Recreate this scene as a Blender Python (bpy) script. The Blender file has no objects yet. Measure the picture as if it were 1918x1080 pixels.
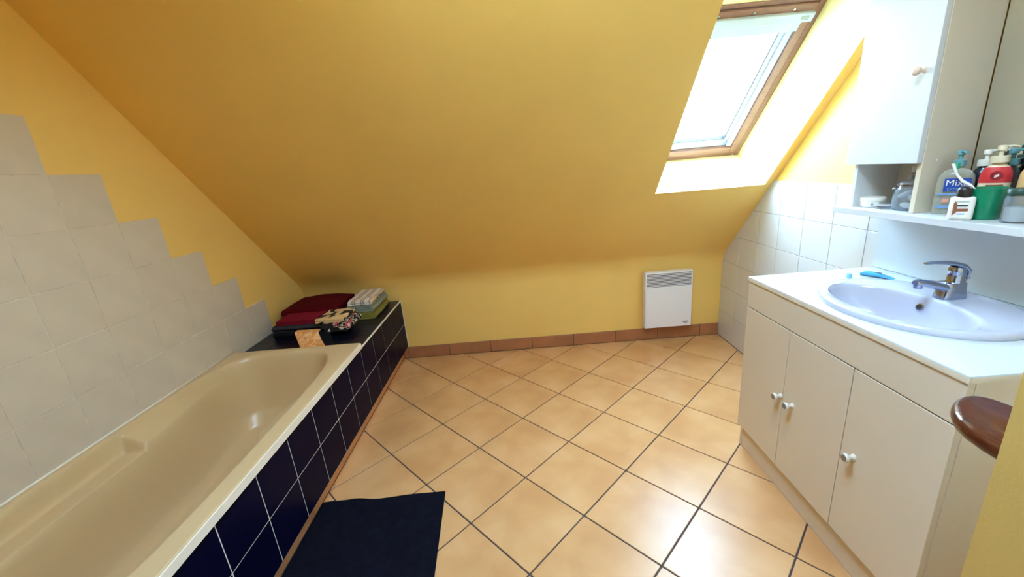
import bpy, bmesh, math, random
from mathutils import Vector, Matrix, noise
random.seed(7)
S = bpy.context.scene
COL = S.collection
PI = math.pi

# ---------------------------------------------------------------- camera
cam_d = bpy.data.cameras.new('camera')
cam_d.sensor_width = 36.0
cam_d.lens = 36.0 * 752.2 / 1918.0
cam_d.clip_start = 0.02
cam = bpy.data.objects.new('camera', cam_d)
COL.objects.link(cam)
R = ((0.996398494257358, -0.08173769492622075, -0.022560803838024023),
     (-0.0016773184150012006, -0.2850130323073316, 0.9585221739834268),
     (-0.08477751615024133, -0.955032209217641, -0.28412365637564846))
M = Matrix.Identity(4)
for r in range(3):
    M[r][0] = R[r][0]; M[r][1] = -R[r][1]; M[r][2] = -R[r][2]
M[0][3], M[1][3], M[2][3] = 0.2284, -2.9375, 1.3787
cam.matrix_world = M
S.camera = cam

# ---------------------------------------------------------------- daylight and exposure
W = bpy.data.worlds.new('overcast sky'); S.world = W
W.use_nodes = True
bg = W.node_tree.nodes['Background']
bg.inputs['Color'].default_value = (0.48, 0.72, 1.0, 1)
bg.inputs['Strength'].default_value = 64.0
S.view_settings.view_transform = 'Standard'
S.view_settings.look = 'None'
S.view_settings.gamma = 1.0
S.view_settings.use_curve_mapping = False
S.view_settings.exposure = 0.0
try:
    S.cycles.diffuse_bounces = 10
    S.cycles.max_bounces = 16
    S.cycles.transparent_max_bounces = 16
    S.cycles.caustics_reflective = False
    S.cycles.caustics_refractive = False
    S.cycles.sample_clamp_indirect = 0
    S.cycles.use_denoising = True
except Exception:
    pass
# the sky portal in the skylight opening only guides the sampling, it gives no light
pl = bpy.data.lights.new('sky_portal', 'AREA')
pl.shape = 'RECTANGLE'; pl.size = 0.64; pl.size_y = 0.94
pl.cycles.is_portal = True
po = bpy.data.objects.new('sky_portal', pl); COL.objects.link(po)

# ---------------------------------------------------------------- materials
def srgb(r, g, b):
    f = lambda c: (c / 255 / 12.92) if c / 255 <= 0.04045 else ((c / 255 + 0.055) / 1.055) ** 2.4
    return (f(r), f(g), f(b), 1)

def mat(name, col, rough=0.5, var=0.0, vscale=6.0, bump=0.0, bscale=80.0, metal=0.0, spec=0.5, coat=0.0, island=0.0, **kw):
    m = bpy.data.materials.new(name); m.use_nodes = True
    nt = m.node_tree; N = nt.nodes; L = nt.links
    p = N['Principled BSDF']
    p.inputs['Base Color'].default_value = col if len(col) == 4 else (*col, 1)
    p.inputs['Roughness'].default_value = rough
    p.inputs['Metallic'].default_value = metal
    p.inputs['Specular IOR Level'].default_value = spec
    p.inputs['Coat Weight'].default_value = coat
    for k, v in kw.items():
        p.inputs[k.replace('_', ' ')].default_value = v
    tc = N.new('ShaderNodeTexCoord')
    if var or island:
        hs = N.new('ShaderNodeHueSaturation'); hs.inputs['Color'].default_value = p.inputs['Base Color'].default_value
        val = None
        if var:
            nz = N.new('ShaderNodeTexNoise'); nz.inputs['Scale'].default_value = vscale; nz.inputs['Detail'].default_value = 5
            L.new(tc.outputs['Object'], nz.inputs['Vector'])
            mr = N.new('ShaderNodeMapRange'); mr.inputs['From Min'].default_value = 0.3; mr.inputs['From Max'].default_value = 0.7
            mr.inputs['To Min'].default_value = 1 - var; mr.inputs['To Max'].default_value = 1 + var
            L.new(nz.outputs['Fac'], mr.inputs['Value']); val = mr.outputs['Result']
        if island:
            oi = N.new('ShaderNodeObjectInfo')
            m2 = N.new('ShaderNodeMapRange'); m2.inputs['To Min'].default_value = 1 - island; m2.inputs['To Max'].default_value = 1 + island
            L.new(oi.outputs['Random'], m2.inputs['Value'])
            if val:
                mu = N.new('ShaderNodeMath'); mu.operation = 'MULTIPLY'
                L.new(val, mu.inputs[0]); L.new(m2.outputs['Result'], mu.inputs[1]); val = mu.outputs[0]
            else:
                val = m2.outputs['Result']
        L.new(val, hs.inputs['Value']); L.new(hs.outputs['Color'], p.inputs['Base Color'])
    if bump:
        nb = N.new('ShaderNodeTexNoise'); nb.inputs['Scale'].default_value = bscale; nb.inputs['Detail'].default_value = 4
        L.new(tc.outputs['Object'], nb.inputs['Vector'])
        b = N.new('ShaderNodeBump'); b.inputs['Strength'].default_value = bump; b.inputs['Distance'].default_value = 0.002
        L.new(nb.outputs['Fac'], b.inputs['Height']); L.new(b.outputs['Normal'], p.inputs['Normal'])
    return m

def ramp_mat(name, stops, rough=0.8, scale=8, detail=3, kind='noise', distort=0.0, bump=0.25, stretch=(1, 1, 1), constant=True):
    m = bpy.data.materials.new(name); m.use_nodes = True
    nt = m.node_tree; N = nt.nodes; L = nt.links
    p = N['Principled BSDF']; p.inputs['Roughness'].default_value = rough
    tc = N.new('ShaderNodeTexCoord'); mp = N.new('ShaderNodeMapping'); mp.inputs['Scale'].default_value = stretch
    L.new(tc.outputs['Object'], mp.inputs['Vector'])
    if kind == 'noise':
        t = N.new('ShaderNodeTexNoise'); t.inputs['Scale'].default_value = scale; t.inputs['Detail'].default_value = detail
        t.inputs['Distortion'].default_value = distort; out = t.outputs['Fac']
    elif kind == 'voronoi':
        t = N.new('ShaderNodeTexVoronoi'); t.inputs['Scale'].default_value = scale; out = t.outputs['Distance']
    else:
        t = N.new('ShaderNodeTexWave'); t.inputs['Scale'].default_value = scale; t.inputs['Distortion'].default_value = distort
        t.inputs['Detail'].default_value = detail; out = t.outputs['Fac']
    L.new(mp.outputs['Vector'], t.inputs['Vector'])
    cr = N.new('ShaderNodeValToRGB'); cr.color_ramp.interpolation = 'CONSTANT' if constant else 'LINEAR'
    el = cr.color_ramp.elements
    while len(el) < len(stops): el.new(0.5)
    for e, (pos, c) in zip(el, stops): e.position = pos; e.color = c
    L.new(out, cr.inputs['Fac']); L.new(cr.outputs['Color'], p.inputs['Base Color'])
    if bump:
        nb = N.new('ShaderNodeTexNoise'); nb.inputs['Scale'].default_value = 300
        L.new(tc.outputs['Object'], nb.inputs['Vector'])
        b = N.new('ShaderNodeBump'); b.inputs['Strength'].default_value = bump; b.inputs['Distance'].default_value = 0.003
        L.new(nb.outputs['Fac'], b.inputs['Height']); L.new(b.outputs['Normal'], p.inputs['Normal'])
    return m

def pane_mat(name):
    m = bpy.data.materials.new(name); m.use_nodes = True
    nt = m.node_tree; N = nt.nodes; L = nt.links
    N.remove(N['Principled BSDF'])
    tr = N.new('ShaderNodeBsdfTransparent'); tr.inputs['Color'].default_value = (0.95, 0.98, 0.98, 1)
    gl = N.new('ShaderNodeBsdfGlossy'); gl.inputs['Roughness'].default_value = 0.02
    lw = N.new('ShaderNodeLayerWeight'); lw.inputs['Blend'].default_value = 0.5
    pw = N.new('ShaderNodeMath'); pw.operation = 'POWER'; pw.inputs[1].default_value = 5
    ma = N.new('ShaderNodeMath'); ma.operation = 'MULTIPLY_ADD'; ma.inputs[1].default_value = 0.9; ma.inputs[2].default_value = 0.04
    L.new(lw.outputs['Facing'], pw.inputs[0]); L.new(pw.outputs[0], ma.inputs[0])
    mx = N.new('ShaderNodeMixShader')
    L.new(ma.outputs[0], mx.inputs['Fac']); L.new(tr.outputs[0], mx.inputs[1]); L.new(gl.outputs[0], mx.inputs[2])
    L.new(mx.outputs[0], N['Material Output'].inputs['Surface'])
    return m

YEL = mat('yellow wall paint', srgb(236, 198, 112), 0.75, var=0.03, vscale=2, bump=0.14, bscale=160)
YEL_GLARE = mat('yellow paint paled by glare', srgb(246, 236, 188), 0.7, bump=0.2, bscale=160)  # the yellow paint again, paled for the skylight glare on the shaft
FLOORT = ramp_mat('terracotta floor tile', [(0.25, srgb(192, 138, 88)), (0.5, srgb(208, 158, 106)), (0.75, srgb(220, 174, 126))],
                  rough=0.3, scale=3.5, detail=8, distort=0.6, bump=0.0, constant=False)
SKIRT = mat('terracotta skirting', srgb(168, 112, 76), 0.45, var=0.12, vscale=8, island=0.05)
SKIRT_LIT = mat('lit terracotta skirting', srgb(214, 164, 128), 0.45, var=0.08, vscale=8)  # same terracotta with the light on the bath skirting mixed into the colour
GROUT_D = mat('dark floor grout', srgb(72, 62, 62), 0.9, bump=0.3)
GROUT_W = mat('white grout', srgb(225, 224, 222), 0.8)
WTILE = mat('off white wall tile', srgb(208, 196, 180), 0.28, var=0.03, vscale=9, island=0.015)
WTILE2 = mat('white glazed wall tile', srgb(206, 206, 206), 0.12, var=0.01, vscale=5)
WGROUT = mat('beige wall grout', srgb(204, 192, 176), 0.9, var=0.25, vscale=25)
RGROUT = mat('grey wall grout', srgb(150, 146, 144), 0.9)
NAVY = mat('navy glazed tile', srgb(9, 9, 38), 0.3, var=0.1, vscale=3, spec=0.04)
NAVYL = mat('navy ledge tile', srgb(12, 11, 28), 0.3, var=0.1, vscale=3)
TUBM = mat('cream bath acrylic', srgb(206, 180, 138), 0.34, coat=0.1)
CABW = mat('white melamine', srgb(214, 201, 182), 0.4, var=0.01)
CABW2 = mat('white lacquered door', srgb(208, 210, 214), 0.35)
TOPW = mat('white worktop laminate', srgb(200, 206, 210), 0.25)
CERAM = mat('white ceramic', srgb(188, 190, 206), 0.12, coat=0.4)
CHROME = mat('chrome', srgb(176, 184, 206), 0.16, metal=1.0)
DARK = mat('dark hole', srgb(18, 14, 16), 0.8)
PINE = ramp_mat('varnished pine frame', [(0.2, srgb(122, 82, 70)), (0.6, srgb(152, 108, 94)), (0.85, srgb(98, 64, 54))], rough=0.35, scale=14,
                detail=5, distort=1.5, bump=0.0, stretch=(1, 8, 8), constant=False)
MAHOG = ramp_mat('varnished dark wood', [(0.2, srgb(46, 18, 10)), (0.55, srgb(82, 36, 20)), (0.9, srgb(40, 15, 8))], rough=0.18, scale=14,
                 detail=5, distort=1.2, bump=0.0, stretch=(9, 1.2, 9), constant=False)
BLINDW = mat('white blind housing', srgb(184, 194, 216), 0.45)
HEATW = mat('white enamelled steel', srgb(232, 230, 238), 0.4)
HEATD = mat('dark grille interior', srgb(60, 58, 62), 0.7)
INK = mat('dark print', srgb(40, 40, 46), 0.7)
GREYP = mat('grey print', srgb(150, 158, 160), 0.6)
KNOBW = mat('white porcelain knob', srgb(225, 215, 200), 0.25)
KNOBG = mat('grey knob cap', srgb(128, 116, 104), 0.4)
MIRR = mat('mirror silvering', srgb(236, 238, 234), 0.01, metal=1.0)
PANE = pane_mat('clear window pane')
MATM = mat('dark navy bath mat cotton', srgb(14, 14, 26), 0.95, var=0.3, vscale=40, bump=0.8, bscale=500, spec=0.1)
BURG = mat('burgundy terry', srgb(82, 8, 18), 0.95, bump=0.9, bscale=420, var=0.1, vscale=30, spec=0.1)
CRIM = mat('crimson terry', srgb(128, 24, 42), 0.95, bump=0.9, bscale=420, var=0.1, vscale=30, spec=0.1)
SLATE = mat('slate grey terry', srgb(58, 56, 62), 0.95, bump=0.9, bscale=420, var=0.1, vscale=30, spec=0.1)
BLACKT = mat('black cotton', srgb(24, 24, 26), 0.95, bump=0.6, bscale=420, spec=0.1)
SAGE = mat('sage grey terry', srgb(146, 150, 136), 0.95, bump=0.9, bscale=420, var=0.1, vscale=30, spec=0.1)
OLIVE = mat('olive green terry', srgb(140, 130, 62), 0.95, bump=0.9, bscale=420, var=0.1, vscale=30, spec=0.1)
STRIPE = ramp_mat('white tea towel with navy stripes', [(0, srgb(226, 216, 206)), (0.62, srgb(70, 64, 100)), (0.72, srgb(226, 216, 206)), (0.8, srgb(70, 64, 100)), (0.88, srgb(214, 190, 150))],
                  scale=5.5, kind='wave', detail=0, distort=0.0, stretch=(1, 1, 0.2))
FLORAL = ramp_mat('black cream and pink floral print', [(0, srgb(20, 18, 20)), (0.47, srgb(222, 208, 178)), (0.54, srgb(30, 28, 30)), (0.6, srgb(222, 90, 110)), (0.66, srgb(214, 204, 190))],
                  scale=14, detail=2, distort=1.0)
CREAMB = ramp_mat('cream and black blotched cotton', [(0, srgb(30, 28, 24)), (0.46, srgb(214, 182, 130))], scale=11, detail=1, distort=0.6)
ORANGE = ramp_mat('orange swirl printed cotton', [(0.3, srgb(236, 190, 134)), (0.5, srgb(222, 142, 62)), (0.62, srgb(240, 200, 150)), (0.75, srgb(206, 120, 50))],
                  scale=16, detail=2, distort=1.5, constant=False)
# bottles
def plastic(name, c, rough=0.3, trans=0.0, **kw):
    return mat(name, c, rough, Transmission_Weight=trans, **kw)
def clear_mat(name, c, fac, rough=0.15):
    m = mat(name, c, rough); nt = m.node_tree; N = nt.nodes; L = nt.links
    tr = N.new('ShaderNodeBsdfTransparent'); tr.inputs['Color'].default_value = (.93, .95, .95, 1)
    lw = N.new('ShaderNodeLayerWeight'); lw.inputs['Blend'].default_value = 0.35
    ma = N.new('ShaderNodeMath'); ma.operation = 'MULTIPLY_ADD'; ma.inputs[1].default_value = .45; ma.inputs[2].default_value = fac
    L.new(lw.outputs['Facing'], ma.inputs[0])
    mx = N.new('ShaderNodeMixShader'); L.new(ma.outputs[0], mx.inputs['Fac'])
    L.new(tr.outputs[0], mx.inputs[1]); L.new(N['Principled BSDF'].outputs[0], mx.inputs[2]); L.new(mx.outputs[0], N['Material Output'].inputs['Surface'])
    return m
CLEARP = clear_mat('clear bottle plastic', srgb(206, 206, 192), 0.34)
AQUA = plastic('aqua plastic', srgb(110, 175, 185), 0.3, 0.2)
BLUEL = mat('blue label print', srgb(34, 70, 165), 0.45)
PALEB = mat('pale blue label print', srgb(120, 150, 200), 0.5)
WHITEP = plastic('white plastic', srgb(236, 232, 224), 0.3)
NAVYP = plastic('dark navy plastic', srgb(22, 26, 44), 0.25)
BLACKP = plastic('black plastic', srgb(30, 22, 26), 0.35)
REDL = mat('red label', srgb(206, 50, 56), 0.4)
DREDL = mat('dark red emblem', srgb(150, 24, 36), 0.4)
CREAML = mat('cream label', srgb(238, 218, 188), 0.4)
BROWNL = mat('brown label print', srgb(150, 92, 62), 0.5)
GREENP = plastic('green translucent plastic', srgb(16, 140, 100), 0.25, 0.1)
DGREEN = plastic('dark green lid', srgb(20, 62, 52), 0.4)
GLASSJ = clear_mat('clear jar glass', srgb(170, 182, 196), 0.16, 0.03)
METAL = mat('brushed lid metal', srgb(176, 178, 186), 0.22, metal=1.0)
COTTON = mat('cotton pads', srgb(235, 235, 238), 0.9, bump=0.4)
TUBEB = plastic('blue gel tube', srgb(66, 158, 208), 0.2, 0.1)
PEACH = plastic('peach bottle plastic', srgb(214, 176, 128), 0.3)
TEALP = plastic('teal pump plastic', srgb(88, 140, 150), 0.35)

# ---------------------------------------------------------------- helpers
def box(bm, x0, x1, y0, y1, z0, z1, bev=0.0, seg=1):
    vs = [bm.verts.new(c) for c in ((x0, y0, z0), (x1, y0, z0), (x1, y1, z0), (x0, y1, z0), (x0, y0, z1), (x1, y0, z1), (x1, y1, z1), (x0, y1, z1))]
    fs = [bm.faces.new([vs[i] for i in f]) for f in ((3, 2, 1, 0), (4, 5, 6, 7), (0, 1, 5, 4), (1, 2, 6, 5), (2, 3, 7, 6), (3, 0, 4, 7))]
    if bev:
        es = list({e for f in fs for e in f.edges})
        bmesh.ops.bevel(bm, geom=es, offset=bev, segments=seg, profile=0.5, affect='EDGES')
    return bm

def prism(bm, pts, ax, a0, a1, bev=0.0, seg=1):
    """polygon pts in the plane normal to axis ax (0,1,2), extruded from a0 to a1"""
    def P(q, a):
        q = list(q); q.insert(ax, a); return q
    lo = [bm.verts.new(P(q, a0)) for q in pts]; hi = [bm.verts.new(P(q, a1)) for q in pts]
    n = len(pts)
    fs = [bm.faces.new(lo), bm.faces.new(hi[::-1])]
    for i in range(n):
        fs.append(bm.faces.new((lo[i], hi[i], hi[(i + 1) % n], lo[(i + 1) % n])))
    bmesh.ops.recalc_face_normals(bm, faces=fs)
    if bev:
        bmesh.ops.bevel(bm, geom=list({e for f in fs for e in f.edges}), offset=bev, segments=seg, profile=0.5, affect='EDGES')
    return bm

def lathe(bm, prof, c, seg=24, sx=1.0, sy=1.0, mtx=None):
    """prof: list of (r,z) from bottom to top"""
    rings = []
    for r, z in prof:
        if r < 1e-6:
            p = Vector((c[0], c[1], c[2] + z)) if mtx is None else mtx @ Vector((0, 0, z))
            rings.append([bm.verts.new(p)])
        else:
            ring = []
            for k in range(seg):
                a = 2 * PI * k / seg
                q = Vector((sx * r * math.cos(a), sy * r * math.sin(a), z))
                q = (Vector(c) + q) if mtx is None else mtx @ q
                ring.append(bm.verts.new(q))
            rings.append(ring)
    fs = []
    for A, B in zip(rings, rings[1:]):
        for k in range(seg):
            k2 = (k + 1) % seg
            if len(A) == 1 and len(B) == 1: continue
            if len(A) == 1: fs.append(bm.faces.new((A[0], B[k2], B[k])))
            elif len(B) == 1: fs.append(bm.faces.new((A[k], A[k2], B[0])))
            else: fs.append(bm.faces.new((A[k], A[k2], B[k2], B[k])))
    bmesh.ops.recalc_face_normals(bm, faces=fs)
    return bm

def tube(bm, pts, rad, seg=12, flat=1.0):
    """rounded bar along pts, rad number or list"""
    pts = [Vector(p) for p in pts]; n = len(pts)
    rad = rad if isinstance(rad, (list, tuple)) else [rad] * n
    rings = []
    up = Vector((0, 0, 1))
    for i, p in enumerate(pts):
        t = (pts[min(i + 1, n - 1)] - pts[max(i - 1, 0)]).normalized()
        s = t.cross(up)
        if s.length < 1e-3: s = t.cross(Vector((0, 1, 0)))
        s.normalize(); u = s.cross(t)
        rings.append([bm.verts.new(p + rad[i] * (math.cos(2 * PI * k / seg) * s + flat * math.sin(2 * PI * k / seg) * u)) for k in range(seg)])
    fs = []
    for A, B in zip(rings, rings[1:]):
        for k in range(seg):
            fs.append(bm.faces.new((A[k], A[(k + 1) % seg], B[(k + 1) % seg], B[k])))
    fs.append(bm.faces.new(rings[0])); fs.append(bm.faces.new(rings[-1]))
    bmesh.ops.recalc_face_normals(bm, faces=fs)
    return bm

def wloc(o):
    v = Vector((0, 0, 0))
    while o: v += o.location; o = o.parent
    return v

def obj(name, bm, m, parent=None, base=None, smooth=False, angle=None):
    """link one mesh; bm is in world coordinates; base = origin for a top-level object"""
    me = bpy.data.meshes.new(name)
    o = bpy.data.objects.new(name, me); COL.objects.link(o)
    if parent: o.parent = parent; off = wloc(parent)
    else:
        off = Vector(base) if base else Vector((0, 0, 0)); o.location = off
    bm.transform(Matrix.Translation(-off))
    if smooth:
        for f in bm.faces: f.smooth = True
        if angle:
            for e in bm.edges:
                if len(e.link_faces) == 2 and e.calc_face_angle(0) > math.radians(angle): e.smooth = False
    bm.to_mesh(me); bm.free()
    me.materials.append(m)
    return o

def nb(): return bmesh.new()
def BOX(*a, **k): return box(nb(), *a, **k)

def thing(name, label, cat, loc, group=None):
    o = bpy.data.objects.new(name, None); COL.objects.link(o); o.empty_display_size = 0.05
    o.location = loc; o['label'] = label; o['category'] = cat
    if group: o['group'] = group
    return o

def tag(o, label, cat, group=None):
    o['label'] = label; o['category'] = cat
    if group: o['group'] = group
    return o

def struct(o, label=None):
    o['kind'] = 'structure'
    if label: o['label'] = label
    return o

def clip(bm, co, no):
    """keep the side of the plane that no points away from"""
    g = list(bm.verts) + list(bm.edges) + list(bm.faces)
    r = bmesh.ops.bisect_plane(bm, geom=g, plane_co=co, plane_no=no, clear_outer=True, dist=1e-5)
    es = [e for e in r['geom_cut'] if isinstance(e, bmesh.types.BMEdge)]
    if es:
        try: bmesh.ops.holes_fill(bm, edges=es)
        except Exception: pass
    return bm

def text(s, size, mtx, m, parent, name='lettering', depth=0.0004, bold=False):
    cu = bpy.data.curves.new('text', 'FONT'); cu.body = s; cu.size = size; cu.extrude = depth
    cu.align_x = 'CENTER'; cu.align_y = 'CENTER'
    if bold: cu.offset = size * 0.001
    to = bpy.data.objects.new('text', cu); COL.objects.link(to)
    bpy.context.view_layer.update()
    me = bpy.data.meshes.new_from_object(to.evaluated_get(bpy.context.evaluated_depsgraph_get()))
    bpy.data.objects.remove(to); bpy.data.curves.remove(cu)
    b = nb(); b.from_mesh(me); bpy.data.meshes.remove(me)
    b.transform(mtx)
    return obj(name, b, m, parent)

# ---------------------------------------------------------------- setting
XL, XR = -1.43, 1.752
SL, Z0 = 1.055, 0.6315            # slope: z = Z0 - SL*y
ZC = 2.42; YC = (Z0 - ZC) / SL
YR = -3.40                        # wall behind the camera
HX0, HX1 = 1.063, 1.704           # skylight shaft
HB, HT = (-0.507, Z0 + SL * 0.507), (-1.302, Z0 + SL * 1.302)
WB = (-0.182, 1.3446); WT = (-0.857, 1.999)

# floor: grout bed and diagonal tiles
fl = struct(obj('floor', BOX(XL - .1, XR + .1, YR - .1, .1, -.08, -.004), GROUT_D))
GA, GX, GY, T = -0.7873, -0.2882, -0.4594, 0.3299
e1 = Vector((math.cos(GA), math.sin(GA))); e2 = Vector((-math.sin(GA), math.cos(GA)))
gap = 0.0058; hs_ = T / 2 - gap / 2
full = None
def floor_tile_bm():
    b = BOX(-hs_, hs_, -hs_, hs_, -.008, 0, bev=0.0014)
    return b
xa, xb, ya, yb = -0.750, XR - .012, YR + .002, -0.0095
for i in range(-14, 16):
    for j in range(-14, 16):
        c = Vector((GX, GY)) + T * ((i + .5) * e1 + (j + .5) * e2)
        cs = [c + hs_ * (sx * e1 + sy * e2) for sx in (-1, 1) for sy in (-1, 1)]
        mnx, mxx = min(q.x for q in cs), max(q.x for q in cs); mny, mxy = min(q.y for q in cs), max(q.y for q in cs)
        if mxx < xa + .01 or mnx > xb - .01 or mxy < -3.0 or mny > yb - .004: continue
        if mnx > 1.25 and mxy < -1.3: continue      # under the vanity unit
        rot = Matrix.Translation((c.x, c.y, 0)) @ Matrix.Rotation(GA, 4, 'Z')
        inside = mnx > xa and mxx < xb and mxy < yb
        if inside:
            if full is None:
                t = obj('tile', floor_tile_bm(), FLOORT, fl); full = t.data
            else:
                t = bpy.data.objects.new('tile', full); COL.objects.link(t); t.parent = fl
            t.location = (c.x, c.y, 0); t.rotation_euler = (0, 0, GA + random.choice((0, PI / 2, PI, -PI / 2)))
        else:
            b = floor_tile_bm(); b.transform(rot)
            for co, no in (((xa, 0, 0), (-1, 0, 0)), ((xb, 0, 0), (1, 0, 0)), ((0, yb, 0), (0, 1, 0))):
                clip(b, co, no)
            if len(b.faces) > 3: obj('tile', b, FLOORT, fl)

# knee wall
def arc_profile():
    """fillet between the knee wall (y=0) and the slope"""
    tl = 0.10
    p0 = Vector((0, Z0 - tl)); L_ = math.hypot(1, SL); d = Vector((-1, SL)) / L_
    p1 = Vector((0, Z0)); p2 = p1 + d * tl
    out = []
    for k in range(13):
        t = k / 12
        out.append((1 - t) ** 2 * p0 + 2 * t * (1 - t) * p1 + t * t * p2)
    return out
AP = arc_profile()
struct(obj('wall_back', BOX(XL - .1, XR + .1, 0, .1, -.08, AP[0].y), YEL))
# sloping ceiling with the skylight shaft
b = nb()
prof = [(q.x, q.y) for q in AP]
xs = [XL - .02, HX0, HX1, XR + .02]
def strip(ptsl, x0, x1):
    prev = None
    for y, z in ptsl:
        cur = (b.verts.new((x0, y, z)), b.verts.new((x1, y, z)))
        if prev: b.faces.new((prev[0], prev[1], cur[1], cur[0]))
        prev = cur
QX0, QX1, QY0, QY1, QH = -.02, .74, -2.47, -1.78, .22      # added roof light, out of view in the flat ceiling, as fill
top = [(YC, ZC)]
strip(prof + [HB, HT] + top, xs[0], xs[1])
strip(prof + [HB, HT] + top, xs[2], xs[3])
strip(prof + [HB], xs[1], xs[2]); strip([HT] + top, xs[1], xs[2])
for fx0_, fx1_, fy0_, fy1_ in ((xs[0], QX0, YR - .1, YC), (QX1, xs[1], YR - .1, YC), (xs[1], xs[2], YR - .1, YC), (xs[2], xs[3], YR - .1, YC), (QX0, QX1, YR - .1, QY0), (QX0, QX1, QY1, YC)):
    strip([(fy1_, ZC), (fy0_, ZC)], fx0_, fx1_)
for (ax_, ay_), (bx_, by_) in (((QX0, QY0), (QX1, QY0)), ((QX1, QY0), (QX1, QY1)), ((QX1, QY1), (QX0, QY1)), ((QX0, QY1), (QX0, QY0))):
    b.faces.new([b.verts.new(q) for q in ((ax_, ay_, ZC), (bx_, by_, ZC), (bx_, by_, ZC + QH), (ax_, ay_, ZC + QH))])
strip([HB, WB], HX0, HX1); strip([WT, HT], HX0, HX1)
for x in (HX0, HX1):
    b.faces.new([b.verts.new((x, *q)) for q in (HB, WB, WT, HT)])
bmesh.ops.remove_doubles(b, verts=b.verts, dist=1e-5)
bmesh.ops.recalc_face_normals(b, faces=b.faces)
ceil = struct(obj('ceiling', b, YEL, smooth=True, angle=20))
ceil.data.materials.append(YEL_GLARE)
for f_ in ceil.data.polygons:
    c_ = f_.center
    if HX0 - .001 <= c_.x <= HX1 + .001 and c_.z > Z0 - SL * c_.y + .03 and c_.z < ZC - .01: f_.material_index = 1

fill_win = bpy.data.objects.new('fill_roof_light', None); COL.objects.link(fill_win); fill_win['kind'] = 'structure'; fill_win.location = (QX0, QY0, ZC + QH)
for a in ((QX0, QX0 + .03, QY0, QY1), (QX1 - .03, QX1, QY0, QY1), (QX0 + .03, QX1 - .03, QY0, QY0 + .03), (QX0 + .03, QX1 - .03, QY1 - .03, QY1)):
    obj('frame', BOX(a[0] + .0002, a[1] - .0002, a[2] + .0002, a[3] - .0002, ZC + QH - .04, ZC + QH + .01, bev=.003), PINE, fill_win)
obj('pane', BOX(QX0 + .031, QX1 - .031, QY0 + .031, QY1 - .031, ZC + QH - .02, ZC + QH - .016), PANE, fill_win)
pl2 = bpy.data.lights.new('fill_portal', 'AREA'); pl2.shape = 'RECTANGLE'; pl2.size = QX1 - QX0 - .01; pl2.size_y = QY1 - QY0 - .01; pl2.cycles.is_portal = True
po2 = bpy.data.objects.new('fill_portal', pl2); COL.objects.link(po2); po2.location = ((QX0 + QX1) / 2, (QY0 + QY1) / 2, ZC + QH + .02)

# side walls
def wall_poly(x0, x1):
    pts = [(YR - .1, -.08), (0, -.08), (0, AP[0].y)] + [(q.x, q.y) for q in AP[1:]] + [(YC, ZC), (YR - .1, ZC)]
    return prism(nb(), pts, 0, x0, x1)
wl = struct(obj('wall_left', wall_poly(XL - .1, XL), YEL))
wr = struct(obj('wall_right', wall_poly(XR, XR + .1), YEL))
struct(obj('wall_rear', BOX(XL, XR, YR - .1, YR, -.004, ZC), mat('bounce cutting brown', srgb(92, 66, 44), .6)))  # unseen wall, coloured dark to cut the bounce onto the yellow wall edge
b = nb()
box(b, 0.828, XR - .001, -2.6, -2.5, 0, ZC - .001); box(b, XL + .007, -.62, -2.6, -2.5, 0, ZC - .001); box(b, -.62, .828, -2.6, -2.5, 1.90, ZC - .001)  # unseen left part and lintel added to keep roof light off the hall
wf = struct(obj('wall_front', b, YEL))
wf.data.materials.append(mat('white bounce paint', srgb(240, 238, 228), .6))  # unseen inner face whitened to bounce light onto the vanity side
for f_ in wf.data.polygons:
    if f_.normal.y > .9 and f_.center.x > .8: f_.material_index = 1

# left wall tiles: stepped field
YJ = [-0.471 - 0.1949 * k for k in range(0, 11)]
ZJ = [0.325 + 0.1957 * k for k in range(0, 8)]      # ... .5207 .7164 .912 1.108 1.303 1.499 1.695
tops = [2, 3, 4, 5, 6, 7] + [7] * 5
b = nb()
for k in range(10):
    box(b, XL - .001, XL + .0050, YJ[k + 1], YJ[k], .47, ZJ[tops[k]] - .0006)
obj('grout', b, WGROUT, wl)['kind'] = 'stuff'
g2 = 0.0009
proto = None
for k in range(10):
    y0, y1 = YJ[k + 1] + g2, YJ[k] - g2
    if k == 9: break
    for r in range(0, tops[k]):
        z0, z1 = ZJ[r] + g2, ZJ[r + 1] - g2
        if r == 0:
            if y1 < -0.9: continue
            z0 = 0.487
        if r == 0:
            obj('tile', BOX(XL, XL + .0058, y0, y1, z0, z1, bev=.0012), WTILE, wl); continue
        if proto is None:
            h, w2 = (z1 - z0) / 2, (y1 - y0) / 2
            pr = obj('tile', BOX(0, .006, -w2, w2, -h, h, bev=.0014), WTILE, wl); proto = pr.data; t = pr
        else:
            t = bpy.data.objects.new('tile', proto); COL.objects.link(t); t.parent = wl
        t.location = (XL + random.uniform(-.0002, .0002), (y0 + y1) / 2, (z0 + z1) / 2)
        t.rotation_euler = (0, random.uniform(-.0007, .0007), random.uniform(-.0007, .0007))

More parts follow.
